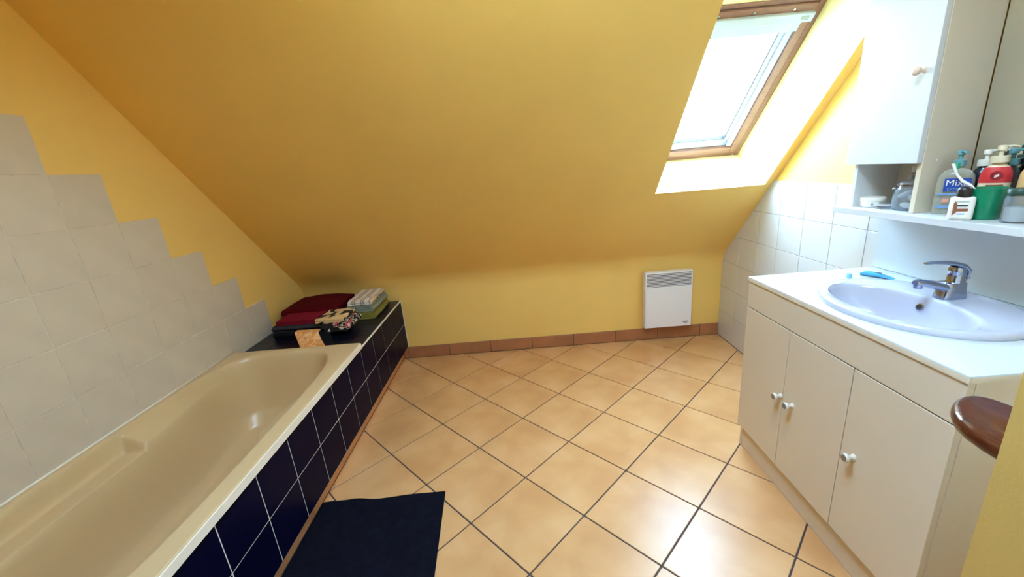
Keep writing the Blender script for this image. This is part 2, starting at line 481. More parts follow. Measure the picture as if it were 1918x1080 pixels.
# right wall tiles, cut along the slope
b = nb()
box(b, XR - .0062, XR + .001, -1.40, -.0005, 0, 1.1835)
def cut_slope(b):
    clip(b, (0, 0, Z0 - .0012), Vector((0, SL, 1)).normalized())
    return b
obj('grout', cut_slope(b), RGROUT, wr)
rows = [0.0, .206, .403, .600, .797, .994, 1.1855]
cols = [-.0015, -.2145, -.4115, -.6075, -.8040, -1.0020, -1.2000, -1.398]
for r in range(6):
    for k in range(7):
        if r < 4 and cols[k] < -1.25: continue
        bb = BOX(XR - .0082, XR - .001, cols[k + 1] + .0012, cols[k] - .0012, rows[r] + .0012, rows[r + 1] - .0012, bev=.0013)
        cut_slope(bb)
        if len(bb.faces) > 3 and len(bb.verts) > 6: obj('tile', bb, WTILE2, wr)
        else: bb.free()

# terracotta skirting on the knee wall
bbk = struct(obj('baseboard_back', BOX(-.7515, XR - .009, -.006, 0, 0, .094), GROUT_D))
x = -0.3785 - 2 * .3299
k = 0
while x < XR - .01:
    x0, x1 = max(x, -.7515), min(x + .3299, XR - .009)
    if x1 - x0 < .01: x += .3299; continue
    obj('tile', BOX(x0 + .0018, x1 - .0018, -.0095, -.004, .003, .0955, bev=.0015), SKIRT, bbk)
    x += .3299

# ---------------------------------------------------------------- skylight
win = bpy.data.objects.new('window_1', None); COL.objects.link(win); win['kind'] = 'structure'
win['label'] = 'pine framed roof window with a white blind housing in the sloping ceiling'
wm_x = (HX0 + HX1) / 2
win.location = (wm_x, WB[0], WB[1])
ang = math.atan2(WT[1] - WB[1], -(WT[0] - WB[0]))      # slope angle
us = Vector((0, -math.cos(ang), math.sin(ang)))           # up the slope
un = Vector((0, -math.sin(ang), -math.cos(ang)))          # into the room
WMX = Matrix(((1, 0, 0, HX0), (0, us.y, un.y, WB[0]), (0, us.z, un.z, WB[1]), (0, 0, 0, 1)))
WW = HX1 - HX0; WH = math.hypot(WT[0] - WB[0], WT[1] - WB[1])
def wbox(name, x0, x1, s0, s1, n0, n1, m, bev=.002, parent=win):
    bb = BOX(x0, x1, s0, s1, n0, n1, bev=bev, seg=2); bb.transform(WMX)
    return obj(name, bb, m, parent)
FW = .031
wbox('fixed_frame', 0, FW, 0, WH, -.06, .004, PINE); wbox('fixed_frame', WW - FW, WW, 0, WH, -.06, .004, PINE)
wbox('fixed_frame', FW, WW - FW, 0, .033, -.06, .002, PINE); wbox('fixed_frame', FW, WW - FW, WH - .02, WH, -.06, .004, PINE)
SX = FW + .005; SW = .038
wbox('sash', SX, SX + SW, .036, .915, -.05, .012, PINE, .004); wbox('sash', WW - SX - SW, WW - SX, .036, .915, -.05, .012, PINE, .004)
wbox('sash', SX + SW, WW - SX - SW, .036, .078, -.05, .012, PINE, .004)
tsash = wbox('sash', SX, WW - SX, .880, .918, -.05, .016, PINE, .004)
for q in (.16, .32, .50):
    bb = nb(); lathe(bb, [(0, .0), (.006, .0), (.006, .003), (0, .004)], (q, .9, .016), 10); bb.transform(WMX); obj('screw', bb, METAL, tsash, smooth=True, angle=40)
IX = SX + SW
wbox('guide_rail', IX, IX + .032, .078, .84, -.045, -.002, BLINDW, .003); wbox('guide_rail', WW - IX - .032, WW - IX, .078, .84, -.045, -.002, BLINDW, .003)
wbox('inner_frame', IX + .032, IX + .064, .078, .80, -.05, -.012, BLINDW, .003); wbox('inner_frame', WW - IX - .064, WW - IX - .032, .078, .80, -.05, -.012, BLINDW, .003)
wbox('inner_frame', IX + .032, WW - IX - .032, .078, .132, -.05, -.012, BLINDW, .003)
hd = wbox('blind_housing', SX + .008, WW - SX - .005, .846, .888, .0, .034, BLINDW, .004)
wbox('maker_plate', WW - SX - .062, WW - SX - .028, .858, .876, .0335, .0352, GREYP, .0005, hd)
wbox('blind_valance', IX - .004, WW - IX + .004, .792, .846, -.03, .012, BLINDW, .004)
wbox('gap_shadow', IX + .034, WW - IX - .036, .776, .796, -.045, -.02, mat('pale blue gap shadow', srgb(150, 180, 220), .5), .003)  # bluish shadow in the gap below the valance, drawn as a strip
wbox('pane', IX + .05, WW - IX - .05, .11, .80, -.040, -.036, PANE, 0)
wbox('seal', IX + .0615, IX + .0655, .13, .78, -.04, -.0115, INK, 0); wbox('seal', WW - IX - .0655, WW - IX - .0615, .13, .78, -.04, -.0115, INK, 0)
wbox('seal', IX + .064, WW - IX - .064, .1305, .1345, -.04, -.0115, INK, 0)
po.matrix_world = WMX @ Matrix.Translation((WW / 2, WH / 2, -.075))
pl.size, pl.size_y = WW - .02, WH - .02

# remote control lying on the lower reveal
mrev = (WB[1] - HB[1]) / (WB[0] - HB[0]); ra = math.atan(mrev)
RM = Matrix.Translation((1.158, -.385, HB[1] + mrev * (-.385 - HB[0]) + .0008)) @ Matrix.Rotation(ra, 4, 'X') @ Matrix.Rotation(math.radians(4), 4, 'Z')
rc = thing('remote_control', 'slim white blind remote lying on the lower reveal of the skylight', 'remote', RM.translation)
bb = BOX(-.021, .021, -.075, .075, 0, .016, bev=.004, seg=2); bb.transform(RM); obj('body', bb, mat('pale grey remote plastic', srgb(178, 192, 204), .4), rc, smooth=True, angle=40)
bb = nb(); lathe(bb, [(.013, .0155), (.013, .0172), (.010, .0172), (.010, .0162), (0, .0162)], (0, .012, 0), 20); bb.transform(RM); obj('button_ring', bb, GREYP, rc)
bb = BOX(-.006, .006, -.055, -.05, .0155, .0165); bb.transform(RM); obj('indicator', bb, GREYP, rc)

# ---------------------------------------------------------------- bath
TX0, TX1, TY0, TY1, TZ = XL + .0062, -.700, -2.492, -.864, .520
tcx, tcy, ta, tb_, tn = -1.082, -1.680, .317, .780, 4.0
PR = [(1.06, .520), (1.015, .5195), (1.0, .514), (.985, .498), (.972, .46), (.955, .40), (.93, .32), (.89, .23), (.82, .165), (.70, .130), (.45, .115), (0, .11)]
def sst(a, b_, x):
    t = max(0, min(1, (x - a) / (b_ - a))); return t * t * (3 - 2 * t)
def prof_z(d):
    if d >= PR[0][0]: return PR[0][1]
    for (d1, z1), (d0, z0) in zip(PR, PR[1:]):
        if d0 <= d <= d1:
            t = (d - d0) / (d1 - d0); return z0 + (z1 - z0) * t
    return PR[-1][1]
def tub_z(x, y):
    dy = abs(y - tcy) / tb_
    do = ((abs(x - tcx) / ta) ** tn + dy ** tn) ** (1 / tn)
    w = .088 * sst(-1.02, -1.50, y)
    ar = ta - w
    # foot end leans a little
    dr = ((abs(x - tcx) / ar) ** tn + (abs(y - tcy) / (tb_ - .0)) ** tn) ** (1 / tn)
    zb = prof_z(dr)
    if w > .002 and do < 1.03:
        # flank between rim and basin, cut down to an arm rest nearer the head end
        u = (abs(x - tcx) - ar) / w
        flank = .462 + .045 * max(0, min(1, u))
        rest = .434
        k = sst(-1.575, -1.60, y)
        lim = flank * (1 - k) + rest * k
        zo = prof_z(do)
        zo = max(zo, lim)
        rim_z = min(.52, max(zo, lim)) if do > .9 else lim
        top_ = prof_z(do) if do > 1.0 else max(lim, lim + (prof_z(do) - lim) * sst(.955, 1.0, do) if prof_z(do) > lim else lim)
        if dr >= .985: return top_
        # soft lip between arm rest and basin
        zz = min(zb, lim)
        return zz
    return zb
b = nb()
nx, ny = 150, 300
grid = []
for i in range(nx + 1):
    x = TX0 + (TX1 - TX0) * i / nx
    grid.append([b.verts.new((x, TY0 + (TY1 - TY0) * j / ny, 0)) for j in range(ny + 1)])
for i in range(nx + 1):
    for j in range(ny + 1):
        v = grid[i][j]; v.co.z = tub_z(v.co.x, v.co.y)
# relax a little for soft lips
for it in range(2):
    zs = [[v.co.z for v in col_] for col_ in grid]
    for i in range(1, nx):
        for j in range(1, ny):
            grid[i][j].co.z = .4 * zs[i][j] + .15 * (zs[i - 1][j] + zs[i + 1][j] + zs[i][j - 1] + zs[i][j + 1])
for i in range(nx):
    for j in range(ny):
        b.faces.new((grid[i][j], grid[i + 1][j], grid[i + 1][j + 1], grid[i][j + 1]))
# turned-down apron on all four sides
def apron(loop, out):
    prev = None
    for v in loop:
        a1 = b.verts.new(v.co + Vector(out) * .004 + Vector((0, 0, -.005)))
        a2 = b.verts.new(v.co + Vector(out) * .004 + Vector((0, 0, -.037)))
        if prev:
            b.faces.new((prev[0], v, a1, prev[1])); b.faces.new((prev[1], a1, a2, prev[2]))
        prev = (v, a1, a2)
apron(grid[nx], (1, 0, 0)); apron([c[ny] for c in grid], (0, 1, 0)); apron([c[0] for c in grid], (0, -1, 0)); apron(grid[0], (0, 0, 0))
bmesh.ops.recalc_face_normals(b, faces=b.faces)
tubo = tag(obj('bathtub', b, TUBM, base=(-1.065, -1.715, .11), smooth=True, angle=50), 'cream acrylic bathtub with moulded arm rests along the tiled left wall', 'bathtub')
obj('lit_edge', BOX(-.6965, -.6930, TY0, TY1 + .004, .4835, .5160, bev=.0014), mat('lit bath acrylic', srgb(244, 236, 224), .3), tubo)['label'] = 'front edge of the bath rim with its light painted in'  # strip over the acrylic apron, coloured paler for the light it catches
b = nb(); tube(b, [(XL + .0085, -2.48, .523), (XL + .0085, -1.7, .523), (XL + .0085, -.866, .523)], .005, 8)
obj('sealant', b, mat('white silicone', srgb(230, 222, 205), .5), tubo, smooth=True)

# ---------------------------------------------------------------- tiled bath surround
sur = thing('bath_surround', 'navy tiled bath front and ledge with white joints beside the bath', 'surround', (-.72, -1.3, 0))
b = nb(); box(b, -.770, -.7055, -2.495, -.001, .1005, .4795); box(b, -.770, -.7600, -2.495, -.001, .001, .1005); box(b, XL + .0065, -.770, -.862, -.001, .004, .4795)
obj('core', b, GROUT_W, sur)
PY = [-.0868 - .1937 * k for k in range(0, 13)]
PY = [q for q in PY if q > -2.45] + [-2.494]
PY = [-.004] + PY
pr_t = None
for y1, y0 in zip(PY, PY[1:]):
    for z0, z1 in ((.1005, .2905), (.2905, .4785)):
        obj('tile', BOX(-.7085, -.7040, max(y0, -2.494) + .0021, y1 - .0021, z0 + .0021, z1 - .0021, bev=.0008), NAVY, sur)
LX = [-.7095, -.898, -1.0917, -1.2854, XL + .0067]
LY = [-.004, -.0868, -.2805, -.4742, -.6679, -.8616]
for y1, y0 in zip(LY, LY[1:]):
    for x1, x0 in zip(LX, LX[1:]):
        obj('tile', BOX(x0 + .0008, x1 - .0008, y0 + .0008, y1 - .0008, .478, .4855, bev=.001), NAVYL, sur)
b = nb(); box(b, -.7098, -.6995, -.862, -.0015, .4785, .4868, bev=.002); obj('edge_trim', b, mat('white edge profile', srgb(236, 228, 214), .35), sur)
b = nb(); box(b, -.7035, -.700, -.0045, -.001, .0965, .478, bev=.0006); obj('edge_trim', b, GROUT_W, sur)
ys = [-.012, -.2805 - .28, -.89, -1.22, -1.535, -1.865, -2.195, -2.49]
for y1, y0 in zip(ys, ys[1:]):
    b = BOX(-.7598, -.7520, y0 + .0012, y1 - .0012, .0015, .0995, bev=.0012)
    obj('skirting_tile', b, SKIRT_LIT, sur)

# ---------------------------------------------------------------- bath mat
b = nb()
n1, n2 = 46, 40
A = Vector((-.744, -1.476)); B_ = Vector((-.190, -1.452)); C_ = Vector((-.150, -1.862 - .28)); D_ = Vector((-.742, -2.16))
g = []
for i in range(n1 + 1):
    row = []
    for j in range(n2 + 1):
        s, t = i / n1, j / n2
        p = (A * (1 - s) + B_ * s) * (1 - t) + (D_ * (1 - s) + C_ * s) * t
        wob = .010 * math.exp(-t * 12) * math.sin(s * 9 + .8) * (1 - s) if True else 0
        z = .010 + .0015 * noise.noise((p.x * 9, p.y * 9, 2)) + .012 * math.exp(-((s - .30) / .10) ** 2) * math.exp(-t * 5)
        row.append(b.verts.new((p.x, p.y + wob, z)))
    g.append(row)
for i in range(n1):
    for j in range(n2): b.faces.new((g[i][j], g[i][j + 1], g[i + 1][j + 1], g[i + 1][j]))
loop = [g[i][0] for i in range(n1 + 1)] + [g[n1][j] for j in range(1, n2 + 1)] + [g[i][n2] for i in range(n1 - 1, -1, -1)] + [g[0][j] for j in range(n2 - 1, 0, -1)]
low = [b.verts.new((v.co.x, v.co.y, .0006)) for v in loop]
for k in range(len(loop)):
    k2 = (k + 1) % len(loop); b.faces.new((loop[k], loop[k2], low[k2], low[k]))
b.faces.new(low)
bmesh.ops.recalc_face_normals(b, faces=b.faces)
tag(obj('bath_mat', b, MATM, base=(-.43, -1.8, 0), smooth=True, angle=50), 'dark navy bath mat lying on the terracotta floor beside the bath', 'bath mat')

# ---------------------------------------------------------------- convector heater
ht = thing('wall_heater', 'white electric convector heater with a slotted grille on the yellow knee wall', 'heater', (1.32, -.05, .12))
hx0, hx1, hz0, hz1, hy = 1.147, 1.499, .124, .560, -.082
obj('bracket', BOX(1.22, 1.42, -.022, -.0004, .18, .50), HEATD, ht)
b = nb(); box(b, hx0, hx1, -.078, -.022, hz0, hz1, bev=.004, seg=2); obj('casing', b, HEATW, ht)
b = nb(); box(b, hx0 + .004, hx1 - .004, hy, -.0775, hz0 + .002, .446, bev=.003, seg=2); fp = obj('front_panel', b, HEATW, ht)
obj('grille_recess', BOX(hx0 + .008, hx1 - .008, -.0788, -.0775, .449, .550), HEATD, ht)
b = nb(); box(b, hx0 + .004, hx1 - .004, hy, -.0775, .5485, hz1 - .001, bev=.002); obj('top_rail', b, HEATW, ht)
for s in (hx0 + .004, hx1 - .012):
    obj('side_rail', BOX(s, s + .008, hy, -.0775, .446, .549), HEATW, ht)
sl = None
for k in range(9):
    z = .4555 + k * .0108
    bb = BOX(hx0 + .012, hx1 - .012, hy - .001, -.0785, z - .0026, z + .0026, bev=.0008)
    obj('slat', bb, HEATW, ht)
for x0, x1, z0, z1 in ((1.424, 1.430, .159, .164), (1.434, 1.474, .157, .1635), (1.442, 1.464, .1485, .152)):
    obj('print_mark', BOX(x0, x1, hy - .0008, hy + .0005, z0, z1), INK, fp)

# ---------------------------------------------------------------- vanity unit
va = thing('vanity_unit', 'white three door vanity unit with round knobs under the washbasin', 'cabinet', (1.48, -1.70, 0))
vy0, vy1 = -2.133, -1.265          # near end, far end
for y in (vy0, vy1 - .018):
    bb = prism(nb(), [(1.234, .0005), (1.742, .0005), (1.742, .8295), (1.234, .8295)], 1, y, y + .018)
    obj('side_panel', bb, CABW, va)
obj('kick_board', BOX(1.236, 1.252, vy0 + .0185, vy1 - .0185, .0005, .120, bev=.001), CABW, va)
obj('bottom_panel', BOX(1.236, 1.742, vy0 + .0185, vy1 - .0185, .1205, .138), CABW, va)
obj('back_panel', BOX(1.734, 1.742, vy0 + .0185, vy1 - .0185, .139, .66), CABW, va)
fx0, fx1 = 1.215, 1.2335
obj('fascia', BOX(fx0, fx1, vy0, vy1, .7165, .8295, bev=.0015, seg=2), CABW, va)
djs = [vy1, -1.551, -1.842, vy0]
kn = [-1.5415 , -1.6095, -1.893]
for (d1, d0), ky in zip(zip(djs, djs[1:]), kn):
    d = obj('door', BOX(fx0, fx1, d0 + .0015, d1 - .0015, .119, .7125, bev=.0015, seg=2), CABW, va)
    mt = Matrix.Translation((fx0, ky, .4345)) @ Matrix.Rotation(-PI / 2, 4, 'Y')
    bb = nb(); lathe(bb, [(.010, -.0005), (.010, .003), (.007, .007), (.0065, .013), (.012, .019), (.0145, .024), (.0145, .029), (.0125, .0315), (0.0, .0315)], (0, 0, 0), 20, mtx=mt)
    ko = obj('knob', bb, KNOBW, d, smooth=True, angle=50)
    # cap in the middle of the knob is a flat darker disc
    bb = nb(); lathe(bb, [(.0105, .031), (.0105, .0324), (0, .0328)], (0, 0, 0), 20, mtx=mt)
    o = obj('knob_cap', bb, KNOBG, d, smooth=True, angle=40); o['label'] = 'grey disc on the knob'

# worktop with an oval cut-out
scx, scy, sa, sb = 1.468, -1.7235, .222, .270
b = nb()
wx0, wx1, wy0, wy1, wz0, wz1 = 1.211, XR - .0085, -2.137, -1.262, .830, .850
angs = [2 * PI * k / 72 for k in range(72)]
for cx_, cy_ in ((wx0, wy0), (wx1, wy0), (wx1, wy1), (wx0, wy1)):
    angs.append(math.atan2(cy_ - scy, cx_ - scx) % (2 * PI))
angs = sorted(angs)
def rect_pt(a):
    c, s = math.cos(a), math.sin(a); t = 1e9
    if c > 1e-9: t = min(t, (wx1 - scx) / c)
    if c < -1e-9: t = min(t, (wx0 - scx) / c)
    if s > 1e-9: t = min(t, (wy1 - scy) / s)
    if s < -1e-9: t = min(t, (wy0 - scy) / s)
    return scx + c * t, scy + s * t
def ell_pt(a, k=.95):
    c, s = math.cos(a), math.sin(a); r = 1 / math.sqrt((c / (sa * k)) ** 2 + (s / (sb * k)) ** 2)
    return scx + c * r, scy + s * r
def inset(p, d):
    return (min(max(p[0], wx0 + d), wx1 - d), min(max(p[1], wy0 + d), wy1 - d))
loops = []
for f, z in ((lambda a: ell_pt(a), wz0), (lambda a: ell_pt(a), wz1), (lambda a: inset(rect_pt(a), .005), wz1), (lambda a: inset(rect_pt(a), .0015), wz1 - .0015), (lambda a: rect_pt(a), wz1 - .005),
             (lambda a: rect_pt(a), wz0)):
    loops.append([b.verts.new((*f(a), z)) for a in angs])
loops.append(loops[0])
for A_, B2 in zip(loops, loops[1:]):
    for k in range(len(angs)):
        k2 = (k + 1) % len(angs); b.faces.new((A_[k], A_[k2], B2[k2], B2[k]))
bmesh.ops.recalc_face_normals(b, faces=b.faces)
wt = tag(obj('worktop', b, TOPW, base=(1.48, -1.7, .83), smooth=True, angle=30), 'white laminate worktop on the vanity unit with the oval basin set in', 'worktop')
wt.data.materials.append(CABW)
for f_ in wt.data.polygons:
    if abs(f_.normal.z) < .3: f_.material_index = 1

# basin
sk = thing('washbasin', 'oval white ceramic washbasin set into the vanity worktop', 'sink', (scx, scy, .85))
icx, icy, ia, ib = 1.413, -1.7235, .126, .221
ring = [  # (blend outer->inner, scale, z)
    (0, .96, .8506), (0, 1.0, .8506), (0, 1.005, .856), (0, 1.0, .864), (0, .985, .8685), (0, .955, .8690),
    (.90, 1.0, .8675), (1, 1.02, .8660), (1, .995, .862), (1, .975, .852), (1, .94, .828), (1, .88, .795), (1, .77, .764), (1, .60, .744), (1, .38, .732), (1, .12, .726)]
b = nb(); NS = 72
rr = []
for bl, sc, z in ring:
    cx_, cy_, a_, b2 = scx + (icx - scx) * bl, scy + (icy - scy) * bl, sa + (ia - sa) * bl, sb + (ib - sb) * bl
    rr.append([b.verts.new((cx_ + a_ * sc * math.cos(2 * PI * k / NS), cy_ + b2 * sc * math.sin(2 * PI * k / NS), z)) for k in range(NS)])
for A_, B2 in zip(rr, rr[1:]):
    for k in range(NS):
        k2 = (k + 1) % NS; b.faces.new((A_[k], A_[k2], B2[k2], B2[k]))
b.faces.new(rr[-1])
bmesh.ops.recalc_face_normals(b, faces=b.faces)
obj('bowl', b, CERAM, sk, smooth=True, angle=60)
mt = Matrix.Translation((1.5285, -1.692, .8325)) @ Matrix.Rotation(math.radians(-68), 4, 'Y')
b = nb(); lathe(b, [(.0115, -.004), (.0115, .0022), (.0085, .0028), (.0085, -.003), (0, -.003)], (0, 0, 0), 20, mtx=mt)
obj('overflow_ring', b, CHROME, sk, smooth=True, angle=40)
b = nb(); lathe(b, [(0, .0005), (.0098, .0005), (.0098, .0024), (0, .0024)], (0, 0, 0), 20, mtx=mt)
obj('overflow_hole', b, DARK, sk)
b = nb(); lathe(b, [(.025, -.001), (.025, .002), (.018, .003), (.017, 0), (0, 0)], (icx, icy, .727), 24); obj('drain', b, CHROME, sk, smooth=True, angle=40)

# tap
tp = thing('mixer_tap', 'chrome single lever mixer tap standing on the back of the washbasin', 'tap', (1.594, -1.715, .869))
tx, ty = 1.597, -1.7155
b = nb()
secs = [(.8685, .040, .026), (.874, .040, .026), (.888, .036, .0245), (.905, .034, .024), (.918, .033, .0235), (.920, .031, .022)]
rr = []
for z, a_, b2 in secs:
    off = 0.0
    rr.append([b.verts.new((tx - .006 + off + a_ * math.copysign(abs(math.cos(q)) ** .6, math.cos(q)), ty + b2 * math.copysign(abs(math.sin(q)) ** .6, math.sin(q)), z)) for q in [2 * PI * k / 32 for k in range(32)]])
for A_, B2 in zip(rr, rr[1:]):
    for k in range(32): b.faces.new((A_[k], A_[(k + 1) % 32], B2[(k + 1) % 32], B2[k]))
b.faces.new(rr[0]); b.faces.new(rr[-1]); bmesh.ops.recalc_face_normals(b, faces=b.faces)
obj('body', b, CHROME, tp, smooth=True, angle=50)
b = nb(); tube(b, [(1.600, ty, .897), (1.565, ty, .905), (1.53, ty, .916), (1.50, ty, .9235), (1.482, ty, .926), (1.473, ty, .925)], [.022, .021, .0175, .015, .0145, .011], 16, .72)
sp = obj('spout', b, CHROME, tp, smooth=True, angle=50)
b = nb(); lathe(b, [(.0095, 0), (.011, .002), (.011, .014), (0, .014)], (1.484, ty, .9065), 18); obj('aerator', b, CHROME, sp, smooth=True, angle=40)
b = nb(); lathe(b, [(.0225, 0), (.0225, .004), (.021, .006), (.021, .034), (.0225, .042), (.019, .052), (0, .056)], (1.598, ty, .917), 24); obj('cartridge', b, CHROME, tp, smooth=True, angle=50)
b = nb(); tube(b, [(1.626, ty, .941), (1.619, ty, .958), (1.603, ty, .972), (1.578, ty, .981), (1.545, ty, .986), (1.515, ty, .988), (1.494, ty, .987)],
               [.012, .022, .024, .019, .014, .0115, .008], 16, .38)
lv = obj('lever', b, CHROME, tp, smooth=True, angle=60)
b = nb(); lathe(b, [(.0, 0), (.004, 0), (.004, .001), (0, .001)], (0, 0, 0), 12, mtx=Matrix.Translation((1.5762, ty, .944)) @ Matrix.Rotation(-PI / 2, 4, 'Y')); obj('temperature_mark', b, mat('blue and red mark', srgb(90, 30, 60), .4), lv)
b = nb(); tube(b, [(1.628, ty, .90), (1.6345, ty, .926)], .0022, 8); lathe(b, [(0, 0), (.0055, .002), (.0065, .006), (.0045, .011), (0, .012)], (1.635, ty, .924), 12); obj('pop_up_rod', b, CHROME, tp, smooth=True, angle=50)

# toothpaste tube and its cap on the worktop
d = Vector((1.652, -1.452, 0)) - Vector((1.600, -1.367, 0)); L_ = d.length; a_ = math.atan2(d.y, d.x)
tm = Matrix.Translation((1.600, -1.367, .8505)) @ Matrix.Rotation(a_, 4, 'Z')
tt = thing('toothpaste_tube', 'translucent blue toothpaste tube lying on the worktop behind the basin', 'tube', tm.translation)
b = nb(); rr = []
for s, hw, hh in ((0, .006, .006), (.008, .006, .006), (.010, .013, .0095), (.02, .0155, .0105), (.05, .0165, .009), (.08, .0175, .0055), (.099, .018, .0012), (.104, .018, .0011)):
    hz = max(hh, .0011)
    rr.append([b.verts.new(tm @ Vector((s, hw * math.cos(2 * PI * k / 20), hz + .0002 + hz * math.sin(2 * PI * k / 20) * .98))) for k in range(20)])
for A_, B2 in zip(rr, rr[1:]):
    for k in range(20): b.faces.new((A_[k], A_[(k + 1) % 20], B2[(k + 1) % 20], B2[k]))
b.faces.new(rr[0]); b.faces.new(rr[-1]); bmesh.ops.recalc_face_normals(b, faces=b.faces)
obj('body', b, TUBEB, tt, smooth=True, angle=60)
b = nb()
for s in (.030, .039, .047, .054, .061): box(b, s, s + .005, -.004, .004, .0178, .0188)
b.transform(tm); obj('print', b, INK, tt)['kind'] = 'stuff'
b = nb(); lathe(b, [(0, 0), (.009, 0), (.0085, .016), (.007, .018), (0, .018)], (1.534, -1.393, .8505), 18)
tag(obj('tube_cap', b, plastic('pale blue cap', srgb(150, 215, 235), .3, .3), base=(1.534, -1.393, .8505), smooth=True, angle=40), 'small pale blue tube cap standing beside the toothpaste tube', 'cap')

# splashback panel
tag(obj('splashback', BOX(XR - .0165, XR - .0085, -2.137, -1.259, .8505, 1.0965, bev=.0015), TOPW, base=(XR - .012, -1.7, .85)), 'plain white splashback panel between worktop and shelf', 'panel')

# ---------------------------------------------------------------- mirror cabinet
mc = thing('mirror_cabinet', 'white wall cabinet with a knobbed door, open niche, shelf and mirror', 'cabinet', (1.64, -1.7, 1.1))
SZ = 1.120; cbk = 1.7345
obj('shelf', BOX(1.530, cbk + .008, -2.137, -1.262, SZ - .022, SZ, bev=.0015, seg=2), CABW2, mc)
obj('side_panel', BOX(1.569, cbk, -1.314, -1.298, SZ + .0003, 2.06, bev=.001), CABW2, mc)
sp_ = obj('side_panel', BOX(1.569, cbk - .004, -1.5655, -1.5485, SZ + .0003, 2.06, bev=.001), CABW, mc)
b = nb(); lathe(b, [(0, -.0005), (.004, 0), (.0035, .0012), (0, .0016)], (0, 0, 0), 12, mtx=Matrix.Translation((1.614, -1.5655, 1.289)) @ Matrix.Rotation(PI / 2, 4, 'X')); obj('peg_cover', b, CABW2, sp_)
obj('niche_top', BOX(1.569, cbk - .001, -1.548, -1.3145, 1.286, 1.302), CABW, mc)
obj('niche_back', BOX(cbk - .006, cbk, -1.548, -1.3145, SZ + .0003, 2.04), CABW, mc)
obj('top_panel', BOX(1.569, cbk - .007, -1.548, -1.3145, 2.045, 2.06), CABW, mc)
dr = obj('door', BOX(1.550, 1.5680, -1.5645, -1.276, 1.283, 2.06, bev=.0012, seg=2), CABW2, mc)
mt = Matrix.Translation((1.550, -1.533, 1.565)) @ Matrix.Rotation(-PI / 2, 4, 'Y')
b = nb(); lathe(b, [(.009, -.0005), (.009, .002), (.006, .006), (.0065, .013), (.012, .019), (.0145, .026), (.0125, .032), (.007, .035), (0.0, .0355)], (0, 0, 0), 20, mtx=mt)
obj('knob', b, mat('pale wooden knob', srgb(226, 205, 186), .3), dr, smooth=True, angle=60)
obj('mirror', BOX(cbk - .004, cbk + .001, -2.136, -1.5695, SZ + .004, 2.06), MIRR, mc)
obj('mirror_backing', BOX(cbk + .0012, cbk + .008, -2.137, -1.566, SZ + .0005, 2.06), INK, mc)

# ---------------------------------------------------------------- things on the shelf
def px_frame(x, y, z, ang_):
    return Matrix.Translation((x, y, z)) @ Matrix.Rotation(ang_, 4, 'Z')
FACE = math.atan2(-2.94 + 1.65, .23 - 1.64) + PI / 2      # local -y turned towards the room corner by the door
def lath_part(name, prof_, x, y, m, par, z=SZ, seg=28, sx=1, sy=1, ang_=0, angle=45):
    bb = nb(); lathe(bb, prof_, (0, 0, 0), seg, sx, sy, mtx=px_frame(x, y, z, ang_)); return obj(name, bb, m, par, smooth=True, angle=angle)
def fbox(name, x0, x1, y0, y1, z0, z1, fr, m, par, bev=.0006):
    bb = BOX(x0, x1, y0, y1, z0, z1, bev=bev); bb.transform(fr); return obj(name, bb, m, par)
Zs = SZ + .0006
def pump(x, y, z, par, m, noz=.035, a=0, sc=1.0):
    pz = lath_part('pump_collar', [(0, 0), (.016 * sc, 0), (.016 * sc, .017), (.013 * sc, .019), (0, .019)], x, y, m, par, z)
    lath_part('pump_stem', [(.0055, 0), (.0055, .014), (.010, .015), (.0105, .026), (.008, .029), (0, .029)], x, y, m, par, z + .019)
    bb = nb(); p0 = Vector((x, y, z + .043)); dd = Vector((math.cos(a), math.sin(a), 0))
    tube(bb, [p0, p0 + dd * noz * .6 + Vector((0, 0, .001)), p0 + dd * noz + Vector((0, 0, -.003))], [.007, .0055, .004], 10, .7)
    obj('pump_nozzle', bb, m, par, smooth=True, angle=50)

def shoulders(r, h, neck, nh): return [(0, 0), (r * .94, 0), (r, .004), (r, h * .72), (r * .93, h * .84), (r * .7, h * .94), (neck, h), (neck, h + nh), (0, h + nh)]

# clear pump bottle with the blue label
x, y = 1.632, -1.620
o = thing('lotion_bottle', 'clear flat pump bottle with a blue label and aqua pump, nearest the cabinet side', 'bottle', (x, y, Zs))
lath_part('body', shoulders(.042, .142, .012, .006), x, y, CLEARP, o, Zs, sx=1, sy=.52, ang_=FACE)
pump(x, y, Zs + .148, o, AQUA, .034, FACE - 1.2, .9)
fr = px_frame(x, y, Zs, FACE)
lb = fbox('label', -.024, .034, -.0262, -.0232, .072, .112, fr, BLUEL, o)
T_ = lambda px, pz, py=-.0268: fr @ Matrix.Translation((px, py, pz)) @ Matrix.Rotation(PI / 2, 4, 'X')
text('Mixa', .026, T_(.004, .098), WHITEP, o, bold=True); text('EXPERT', .0115, T_(.004, .079), PALEB, o)
fbox('label_band', -.037, .03, -.0232, -.0205, .060, .066, fr, PALEB, o); fbox('label_band', -.034, .02, -.0242, -.0215, .020, .028, fr, PALEB, o)
fbox('label_motif', -.022, -.006, -.0248, -.0225, .038, .050, fr, mat('coral print', srgb(226, 150, 130), .5), o)

